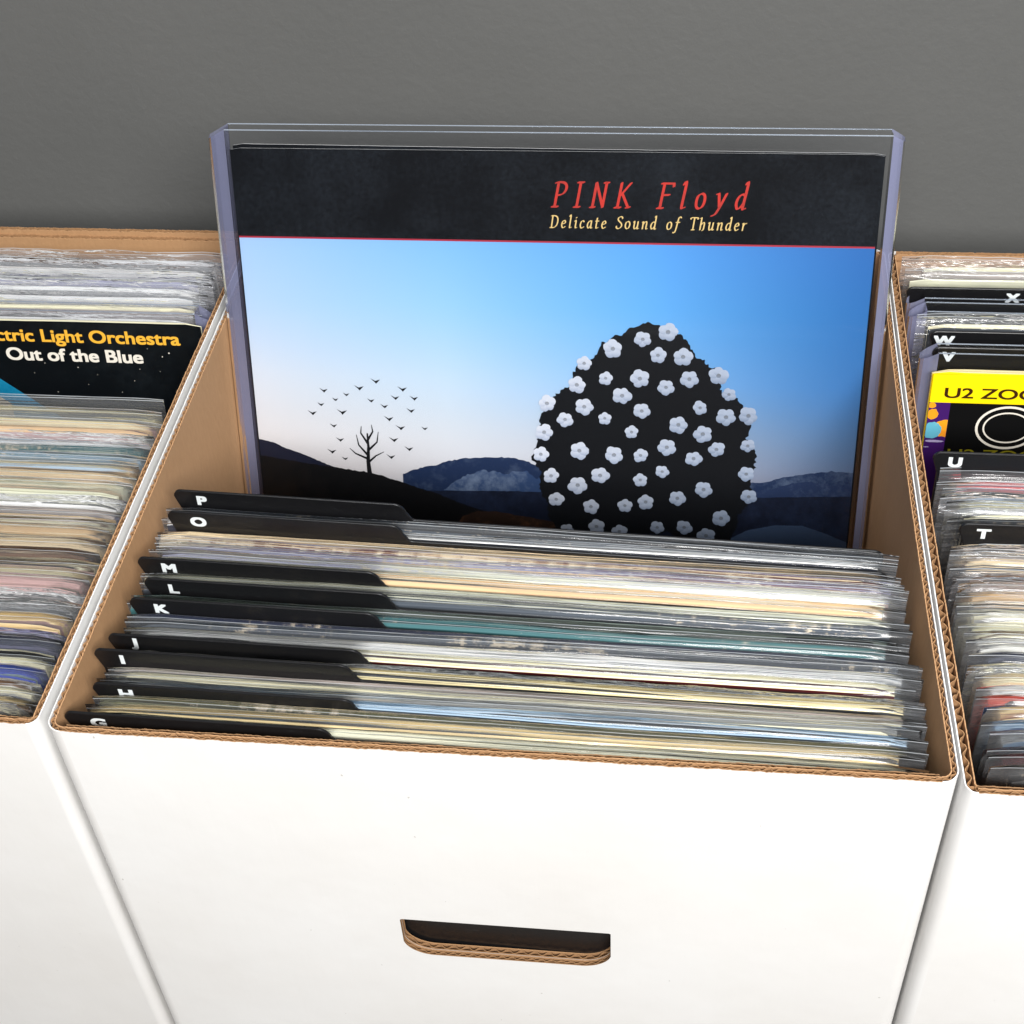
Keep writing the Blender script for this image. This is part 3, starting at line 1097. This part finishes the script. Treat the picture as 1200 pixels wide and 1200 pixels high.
def multi(name, polys, lay, mat, parent, PF=P):
    bm = bmesh.new()
    for li, pts in enumerate(polys):
        f = bm.faces.new([bm.verts.new(PF(u, v_, lay + (li % 7) * 0.06)) for u, v_ in pts])
        bm.normal_update()
        if f.normal.y > 0:
            f.normal_flip()
    bmesh.ops.triangulate(bm, faces=bm.faces[:])
    me = bpy.data.meshes.new(name)
    bm.to_mesh(me)
    bm.free()
    return link(name, me, parent, [mat])


polys = [stroke([(60, 174), (59.6, 166), (60.2, 158), (60, 150)], 2.6, 0.8, 8, inkm, '', None)]
for a, b_, c_ in (((59.8, 163), (55, 157), (54, 151)), ((60, 160), (65, 155), (66, 149)), ((60, 156), (56.5, 150), (57, 146)),
                  ((60, 154), (63, 149), (62.5, 145)), ((59.7, 167), (64, 163), (68.5, 160.5)), ((59.7, 165), (53, 162), (50, 159))):
    polys.append(stroke([a, b_, c_], 1.3, 0.3, 8, inkm, '', None))
multi('printed_small_tree', polys, 8, inkm, sky)
polys = []
for (u, v_) in ((38, 126), (44, 131), (57, 124), (66, 120), (76, 129), (84, 136), (31, 139), (91, 146), (72, 141), (42, 146), (50, 128), (63, 131),
                (80, 124), (36, 134), (78, 146), (47, 138), (86, 129), (70, 134), (45, 154), (40, 161), (74, 153), (82, 158), (72, 163), (47, 165)):
    s = rnd.uniform(1.2, 2.1)
    polys.append([(u - 1.4 * s, v_ - 0.7 * s), (u, v_ + 0.1), (u + 1.4 * s, v_ - 0.4 * s), (u + 0.3, v_ + 0.9 * s), (u - 0.4, v_ + 0.7)])
multi('printed_birds', polys, 8, inkm, sky)

# broad dark tree with pale round blossoms
r2 = random.Random(3)
lobes = [(206, 158, 46), (173, 140, 20), (167, 158, 18), (170, 176, 18), (240, 140, 20), (247, 158, 17), (246, 176, 17),
         (186, 122, 19), (197, 108, 17), (226, 121, 19), (214, 106, 17), (206, 100, 15), (176, 190, 20), (238, 192, 19)]
pts = []
for i in range(360):
    a = 2 * math.pi * i / 360
    dx, dy = math.cos(a), math.sin(a)
    best = 0
    for (cx_, cy_, cr_) in lobes:
        ex, ey = cx_ - 206.5, cy_ - 152
        q = ex * dx + ey * dy
        disc = q * q - (ex * ex + ey * ey - cr_ * cr_)
        if disc > 0:
            best = max(best, q + math.sqrt(disc))
    best += r2.uniform(-0.9, 0.9) + 1.6 * n1(a, 2, 16)
    pts.append((206.5 + best * dx, 152 + best * dy))
DK = flat('printed_dark_foliage', rgb(6, 8, 14), 0.4, 0.12, rgb(28, 36, 40), 0.3)
print_poly('printed_tree_crown', pts, 10, DK, sky)
BLM, nt, b = new_mat('printed_blossom')
at = N(nt, 'ShaderNodeAttribute', attribute_name='print')
nt.links.new(at.outputs['Color'], b.inputs['Base Color'])
b.inputs['Roughness'].default_value = 0.4
placed = []
for _ in range(6000):
    u = r2.uniform(150, 264)
    v_ = r2.uniform(88, 204)
    if not any((u - a) ** 2 + (v_ - b_) ** 2 < (c_ + 0.8) ** 2 for a, b_, c_ in lobes):
        continue
    if any((u - a) ** 2 + (v_ - b_) ** 2 < (10.2 + 3.4 * ((len(placed) * 37) % 10) / 10) ** 2 for a, b_ in placed):
        continue
    placed.append((u, v_))
V_, F_, C_ = [], [], []
for bi, (u, v_) in enumerate(placed):
    tone = max(0, min(1, (u - 150) / 110)) * 0.5 + max(0, (v_ - 165) / 60) * 0.3
    rr = r2.uniform(3.6, 5.4)
    ph = r2.uniform(0, 6)
    hi = Vector((246, 248, 254)).lerp(Vector((140, 160, 190)), tone)
    lo = Vector((178, 190, 214)).lerp(Vector((74, 94, 122)), tone)
    sq = r2.uniform(0.8, 1.0)
    tilt = r2.uniform(0, 3)
    petals = [(rr * 0.52 * math.cos(ph + k * 1.2566), rr * 0.52 * math.sin(ph + k * 1.2566), rr * r2.uniform(0.44, 0.54)) for k in range(5)] + [(0, 0, rr * 0.22)]
    for pi_, (du, dv, pr) in enumerate(petals):
        du, dv = du * math.cos(tilt) * sq - dv * math.sin(tilt), du * math.sin(tilt) * sq + dv * math.cos(tilt)
        b0 = len(V_)
        ly = 12 + bi * 0.02 + pi_ * 0.1
        V_.append(P(u + du * 0.75, v_ + dv * 0.75, ly))
        h0, l0 = (hi, lo) if pi_ < 5 else (lo.lerp(Vector((120, 110, 90)), 0.5), lo)
        C_.append(h0.lerp(l0, 0.35))
        K = 14
        for i in range(K):
            a = 2 * math.pi * i / K
            q = pr * (1 + r2.uniform(-0.06, 0.06))
            V_.append(P(u + du + q * math.cos(a), v_ + dv + q * math.sin(a), ly))
            C_.append(h0.lerp(l0, 0.25 + 0.5 * max(0, math.sin(a)) + (0.25 if dv > 0 else 0)))
        for i in range(K):
            F_.append((b0, b0 + 1 + (i + 1) % K, b0 + 1 + i))
me = bpy.data.meshes.new('printed_blossoms')
me.from_pydata(V_, [], F_)
ca = me.color_attributes.new('print', 'FLOAT_COLOR', 'POINT')
for i, c_ in enumerate(C_):
    ca.data[i].color = [s2l(x) * 0.9 for x in c_] + [1]
link('printed_blossoms', me, sky, [BLM])

# ------------------------------------------------------------------ broad-nib italic lettering
# strokes in a unit box: x right, y up, x-height 0.62, capitals 1.0
GL = {
    'P': (.62, [[(.12, 0), (.12, 1)], [(.0, .97), (.12, 1), (.38, .98), (.52, .86), (.52, .68), (.40, .52), (.14, .46)], [(.0, .0), (.26, .0)]]),
    'I': (.34, [[(.12, 0), (.12, 1)], [(0, 1), (.26, 1)], [(0, 0), (.26, 0)]]),
    'N': (.74, [[(.10, 0), (.10, 1)], [(.10, 1), (.58, .02)], [(.58, 0), (.58, 1)], [(0, 0), (.2, 0)], [(.48, 1), (.68, 1)]]),
    'K': (.70, [[(.12, 0), (.12, 1)], [(.56, 1), (.14, .46)], [(.24, .56), (.62, .02)], [(0, 0), (.26, 0)], [(.54, .0), (.7, .02)]]),
    'F': (.60, [[(.12, 0), (.12, 1)], [(0, 1), (.56, 1), (.58, .88)], [(.12, .53), (.44, .54)], [(0, 0), (.26, 0)]]),
    'D': (.74, [[(.12, 0), (.12, 1)], [(0, 1), (.34, .99), (.56, .84), (.62, .5), (.54, .18), (.34, .01), (0, 0)]]),
    'S': (.52, [[(.44, .84), (.40, .97), (.24, 1), (.08, .9), (.08, .72), (.24, .56), (.40, .42), (.44, .22), (.32, .04), (.14, 0), (.0, .08), (0, .2)]]),
    'T': (.62, [[(.30, 0), (.30, 1)], [(.0, .88), (.02, 1), (.58, 1), (.60, .88)], [(.18, 0), (.42, 0)]]),
    'l': (.28, [[(.0, .96), (.10, 1.04), (.10, .12), (.14, .01), (.24, .04)]]),
    'o': (.50, [[(.22, .62), (.07, .52), (.03, .3), (.08, .08), (.22, 0), (.36, .1), (.41, .32), (.36, .54), (.22, .62)]]),
    'y': (.52, [[(.0, .60), (.08, .62), (.22, .08)], [(.44, .62), (.24, .06), (.10, -.22), (-.04, -.28)]]),
    'd': (.52, [[(.36, .56), (.2, .60), (.06, .44), (.03, .2), (.12, .02), (.24, .06), (.36, .24)], [(.30, 1.0), (.38, 1.04), (.37, .1), (.42, 0), (.48, .03)]]),
    'e': (.44, [[(.04, .32), (.30, .38), (.34, .52), (.24, .62), (.10, .52), (.04, .28), (.10, .06), (.22, 0), (.36, .1)]]),
    'i': (.26, [[(.0, .56), (.10, .62), (.10, .1), (.14, 0), (.22, .04)], [(.09, .84), (.12, .88)]]),
    'c': (.42, [[(.34, .52), (.24, .62), (.10, .54), (.04, .28), (.10, .05), (.22, 0), (.36, .1)]]),
    'a': (.48, [[(.34, .58), (.2, .61), (.06, .44), (.03, .2), (.12, .01), (.24, .06), (.34, .26)], [(.35, .62), (.34, .1), (.38, 0), (.45, .03)]]),
    't': (.34, [[(.12, .86), (.10, .12), (.15, 0), (.28, .06)], [(.0, .60), (.28, .60)]]),
    'u': (.54, [[(.0, .56), (.08, .62), (.08, .14), (.16, 0), (.28, .06), (.38, .24)], [(.39, .62), (.38, .1), (.42, 0), (.50, .04)]]),
    'n': (.54, [[(.0, .56), (.08, .62), (.08, 0)], [(.08, .36), (.2, .56), (.32, .62), (.39, .52), (.38, .1), (.42, 0), (.50, .04)]]),
    'f': (.40, [[(.44, .98), (.34, 1.06), (.22, .94), (.16, .4), (.10, -.1), (.0, -.28), (-.1, -.24)], [(.04, .60), (.36, .60)]]),
    'h': (.54, [[(.0, .96), (.08, 1.02), (.08, 0)], [(.08, .36), (.2, .56), (.32, .62), (.39, .52), (.38, .1), (.34, -.02), (.28, -.04)]]),
    'r': (.38, [[(.0, .56), (.08, .62), (.08, 0)], [(.08, .36), (.18, .56), (.34, .60)]]),
}


def smooth_pts(p):
    if len(p) < 4:
        out = []
        for a, b_ in zip(p[:-1], p[1:]):
            for i in range(4):
                f = i / 4
                out.append((a[0] + (b_[0] - a[0]) * f, a[1] + (b_[1] - a[1]) * f))
        return out + [p[-1]]
    q = [p[0]] + list(p) + [p[-1]]
    out = []
    for i in range(1, len(q) - 2):
        p0, p1, p2, p3 = q[i - 1], q[i], q[i + 1], q[i + 2]
        for k in range(6):
            t = k / 6
            out.append(tuple(0.5 * (2 * p1[c_] + (p2[c_] - p0[c_]) * t + (2 * p0[c_] - 5 * p1[c_] + 4 * p2[c_] - p3[c_]) * t * t
                                    + (3 * p1[c_] - p0[c_] - 3 * p2[c_] + p3[c_]) * t ** 3) for c_ in (0, 1)))
    return out + [p[-1]]


def nib_text(s, u0, u1, vb, cap, mat, name, parent, slant=0.2, nib=0.13, ang=28, lay=3, thin=0.03, wf=1.0):
    adv = wf * sum((GL[ch][0] if ch != ' ' else 0.45) for ch in s)
    nsp = len(s) - 1
    # letter gap that fills the measured length
    gap = ((u1 - u0) / cap * 1.0 - adv) / nsp
    ca_, sa_ = math.cos(math.radians(ang)), math.sin(math.radians(ang))
    hx, hy = nib / 2 * ca_, nib / 2 * sa_
    tx, ty = -thin / 2 * sa_, thin / 2 * ca_
    polys = []
    x = 0
    for ch in s:
        if ch != ' ':
            for st in GL[ch][1]:
                sp = smooth_pts(st)
                for a, b_ in zip(sp[:-1], sp[1:]):
                    pts8 = []
                    for q in (a, b_):
                        for sx_, sy_ in ((1, 1), (1, -1), (-1, 1), (-1, -1)):
                            pts8.append((q[0] * wf + sx_ * hx + sy_ * tx, q[1] + sx_ * hy + sy_ * ty))
                    # convex hull
                    P8 = sorted(set((round(i, 5), round(j, 5)) for i, j in pts8))

                    def half(ps):
                        h_ = []
                        for p_ in ps:
                            while len(h_) > 1 and ((h_[-1][0] - h_[-2][0]) * (p_[1] - h_[-2][1]) - (h_[-1][1] - h_[-2][1]) * (p_[0] - h_[-2][0])) <= 0:
                                h_.pop()
                            h_.append(p_)
                        return h_[:-1]
                    hull = half(P8) + half(P8[::-1])
                    polys.append([(u0 + (x + px + slant * py) * cap, vb - py * cap) for px, py in hull])
        x += wf * (GL[ch][0] if ch != ' ' else 0.45) + gap
    return multi(name, polys, lay, mat, parent)


REDI = flat('printed_red_ink', rgb(206, 50, 38), 0.4, 0.4, rgb(60, 50, 50), 0.3)
CREAMI = flat('printed_cream_ink', rgb(232, 200, 130), 0.4, spec=0.3)
fb = [o_ for o_ in bpy.data.objects if o_.name == 'front_board'][0]
nib_text('PINK Floyd', 158.6, 251.5, 26.6, 12.0, REDI, 'title_lettering', fb, slant=0.18, nib=0.10, thin=0.04, wf=0.84)
nib_text('Delicate Sound of Thunder', 157.6, 252.2, 37.0, 5.9, CREAMI, 'subtitle_lettering', fb, slant=0.14, nib=0.10, thin=0.045, wf=0.92)

# ------------------------------------------------------------------ black cover with yellow and white lettering, left carton
lE = 0.2
wE = 0.314
er = thing('record_jacket', 'black cover with yellow and white bold lettering and a teal wedge in the left carton', 'record jacket',
           (-0.0085 - wE, 0.2640 - HJ * math.sin(lE), 0.002 - HJ * math.cos(lE)), (-lE, 0, R(-0.1)))
BLK2 = flat('glossy_black_print', rgb(8, 12, 16), 0.35, 0.18, rgb(52, 60, 66), 0.35)
jk = jacket_mesh(wE, 0.0030, HJ, BLK2, 'cream', 'thin', 77.7, name='jacket', parent=er)


def PE(u, v_, lay):   # u measured leftwards-negative from the right edge, v down
    return (wE + u / 1000, -0.0015 - 0.0009 - 0.00005 * lay, HJ - v_ / 1000)


sheet = multi('cover_print', [[(-313, 0.6), (-0.8, 0.6), (-0.8, 200), (-313, 200)]], 0, BLK2, er, PE)
YEL = flat('printed_yellow_ink', rgb(240, 180, 60), 0.4, spec=0.3)
OFFW = flat('printed_offwhite_ink', rgb(232, 226, 214), 0.4, spec=0.3)


def fit_text(s, u0, u1, vb, cap, mat, parent, pf, offset, name, wy, rotz=0.0):
    """line of bold sans lettering whose ink runs from u0 to u1 with capitals cap high (mm)"""
    o_ = bold_text(s, cap / 1000 / 0.72, 1, mat, parent, name, (0, 0, 0), offset)
    xs = [q.co.x for q in o_.data.vertices]
    k = (u1 - u0) / 1000 / (max(xs) - min(xs))
    x0, y0, z0 = pf(u0, vb, wy)
    mn = min(xs)
    for q in o_.data.vertices:
        q.co.x = x0 + (q.co.x - mn) * k
        q.co.y = y0 + q.co.y
        q.co.z = z0 + q.co.z
    return o_


fit_text('Electric Light Orchestra', -126, -11.5, 11.4, 7.2, YEL, er, PE, 0.00026, 'artist_lettering', 2)
fit_text('Out of the Blue', -108.5, -33.2, 22.4, 7.2, OFFW, er, PE, 0.00030, 'title_lettering', 2)
multi('printed_wedge', [[(-150, 22), (-116.7, 33), (-97, 47.8), (-80, 60), (-150, 60)]], 1,
      flat('printed_teal', rgb(12, 120, 160), 0.4, 0.4, rgb(60, 160, 190), 0.3), er, PE)
multi('printed_wedge', [[(-150, 42), (-119, 44), (-112, 49), (-112, 60), (-150, 60)]], 2,
      flat('printed_stone', rgb(190, 180, 165), 0.4), er, PE)
st_ = []
for (u, v_, s) in ((-18.6, 16.2, .42), (-22.5, 18.4, .32), (-70, 26, .3), (-60, 30, .2), (-88, 24, .22), (-36, 26, .22), (-48, 40, .2), (-84, 41, .25),
                   (-30, 14, .18), (-66, 36, .2), (-95, 30, .2), (-40, 33, .22), (-25, 27, .2)):
    st_.append([(u + s * math.cos(a), v_ + s * math.sin(a)) for a in [i * math.pi / 3 for i in range(6)]])
multi('printed_stars', st_, 2, OFFW, er, PE)
toploader('rigid clear holder with lavender side behind the black cover with yellow lettering', -0.0065 - 0.334, 0.2735, 0.0030, lE, R(-0.1), cr=0.0085)

# ------------------------------------------------------------------ yellow and black cover, right carton
lY = 0.17
wY = 0.312
yr = thing('record_jacket', 'yellow banded black cover with dark sans lettering and white rings in the right carton', 'record jacket',
           (0.3592, 0.2435 - HJ * math.sin(lY), 0.0 - HJ * math.cos(lY)), (-lY, 0, 0))
jy = jacket_mesh(wY, 0.0045, HJ, flat('yellow_cover_board', rgb(250, 220, 10), 0.4), 'yellow', 'thin', 91.3, name='jacket', parent=yr)


def PY(u, v_, lay):
    return (u / 1000, -0.00225 - 0.0009 - 0.00005 * lay, HJ - v_ / 1000)


multi('yellow_band', [[(0.2, 0.6), (311, 0.6), (311, 16), (0.2, 16)]], 0, flat('printed_yellow', rgb(250, 222, 8), 0.4, spec=0.3), yr, PY)
multi('black_panel', [[(10.2, 16), (311, 16), (311, 200), (10.2, 200)]], 0, flat('printed_black', rgb(8, 8, 9), 0.4, spec=0.3), yr, PY)
multi('printed_strip', [[(0.2, 16), (10.2, 16), (10.2, 200), (0.2, 200)]], 0, flat('printed_purple', rgb(62, 24, 100), 0.4, spec=0.3), yr, PY)


def blob(cu, cv, ru, rv, sd, j=0.25):
    return [(min(10.1, max(0.3, cu + ru * math.cos(a) * (1 + j * n1(a, sd, 2)))), cv + rv * math.sin(a) * (1 + j * n1(a, sd + 1, 2)))
            for a in [i * 2 * math.pi / 26 for i in range(26)]]


multi('printed_patches', [blob(1.6, 17.6, 2, 1.6, 1), blob(2.4, 22.5, 2.6, 3.0, 2), blob(8.6, 30.5, 4.4, 5.2, 4)], 1,
      flat('printed_orange', rgb(240, 160, 30), 0.4, 0.8, rgb(220, 60, 40)), yr, PY)
multi('printed_patches', [blob(3.4, 31.5, 4.4, 4.6, 6)], 2, flat('printed_sky_blue', rgb(96, 176, 200), 0.4, 0.8, rgb(220, 220, 150)), yr, PY)
multi('printed_patches', [blob(5, 37.6, 4.6, 0.7, 7), blob(1.5, 41.0, 1.4, 0.3, 8)], 3, flat('printed_lilac', rgb(170, 160, 200), 0.4), yr, PY)
DKB = flat('printed_dark_brown', rgb(58, 30, 6), 0.4, spec=0.3)
fit_text('U2 ZOOROPA', 6.6, 82, 13.2, 5.6, DKB, yr, PY, 0.00014, 'title_lettering', 2)
fit_text('U2 ZOOROPA', 12.2, 86, 46.6, 5.0, flat('printed_olive_ink', rgb(140, 130, 20), 0.4), yr, PY, 0.00006, 'subtitle_lettering', 2)


def ring(cu, cv, ru, rv, w_):
    out = []
    k = 40
    for i in range(k):
        a, b_ = 2 * math.pi * i / k, 2 * math.pi * (i + 1) / k
        out.append([(cu + ru * math.cos(a), cv + rv * math.sin(a)), (cu + ru * math.cos(b_), cv + rv * math.sin(b_)),
                    (cu + (ru - w_) * math.cos(b_), cv + (rv - w_) * math.sin(b_)), (cu + (ru - w_) * math.cos(a), cv + (rv - w_) * math.sin(a))])
    return out


multi('printed_rings', ring(38.5, 29.0, 15.0, 12.0, 1.2) + ring(38.5, 29.0, 11.5, 8.6, 0.8), 1, OFFW, yr, PY)

toploader('rigid clear holder with lavender edge around the yellow banded cover', 0.3535, 0.2492, 0.0075, lY, 0, h=0.325, cl=0.0085)
toploader('rigid clear holder standing behind the W divider card', 0.3530, 0.2920, 0.0015, R(8.5), 0, cl=0.0085)
toploader('hindmost rigid clear holder in front of the X divider card', 0.3528, 0.3030, 0.0020, R(8), 0, cl=0.0085)

# cardboard block behind the P card that keeps the tall holder up
o = thing('cardboard_spacer', 'plain kraft block lying on the floor of the middle carton under the tall holder', 'spacer block', (0.172, 0.23, Z0 + 0.0038))
mb = MB()
mb.box(-0.15, 0.15, -0.07, 0.09, 0.0, 0.098)
mb.build('block', KRAFT, o)
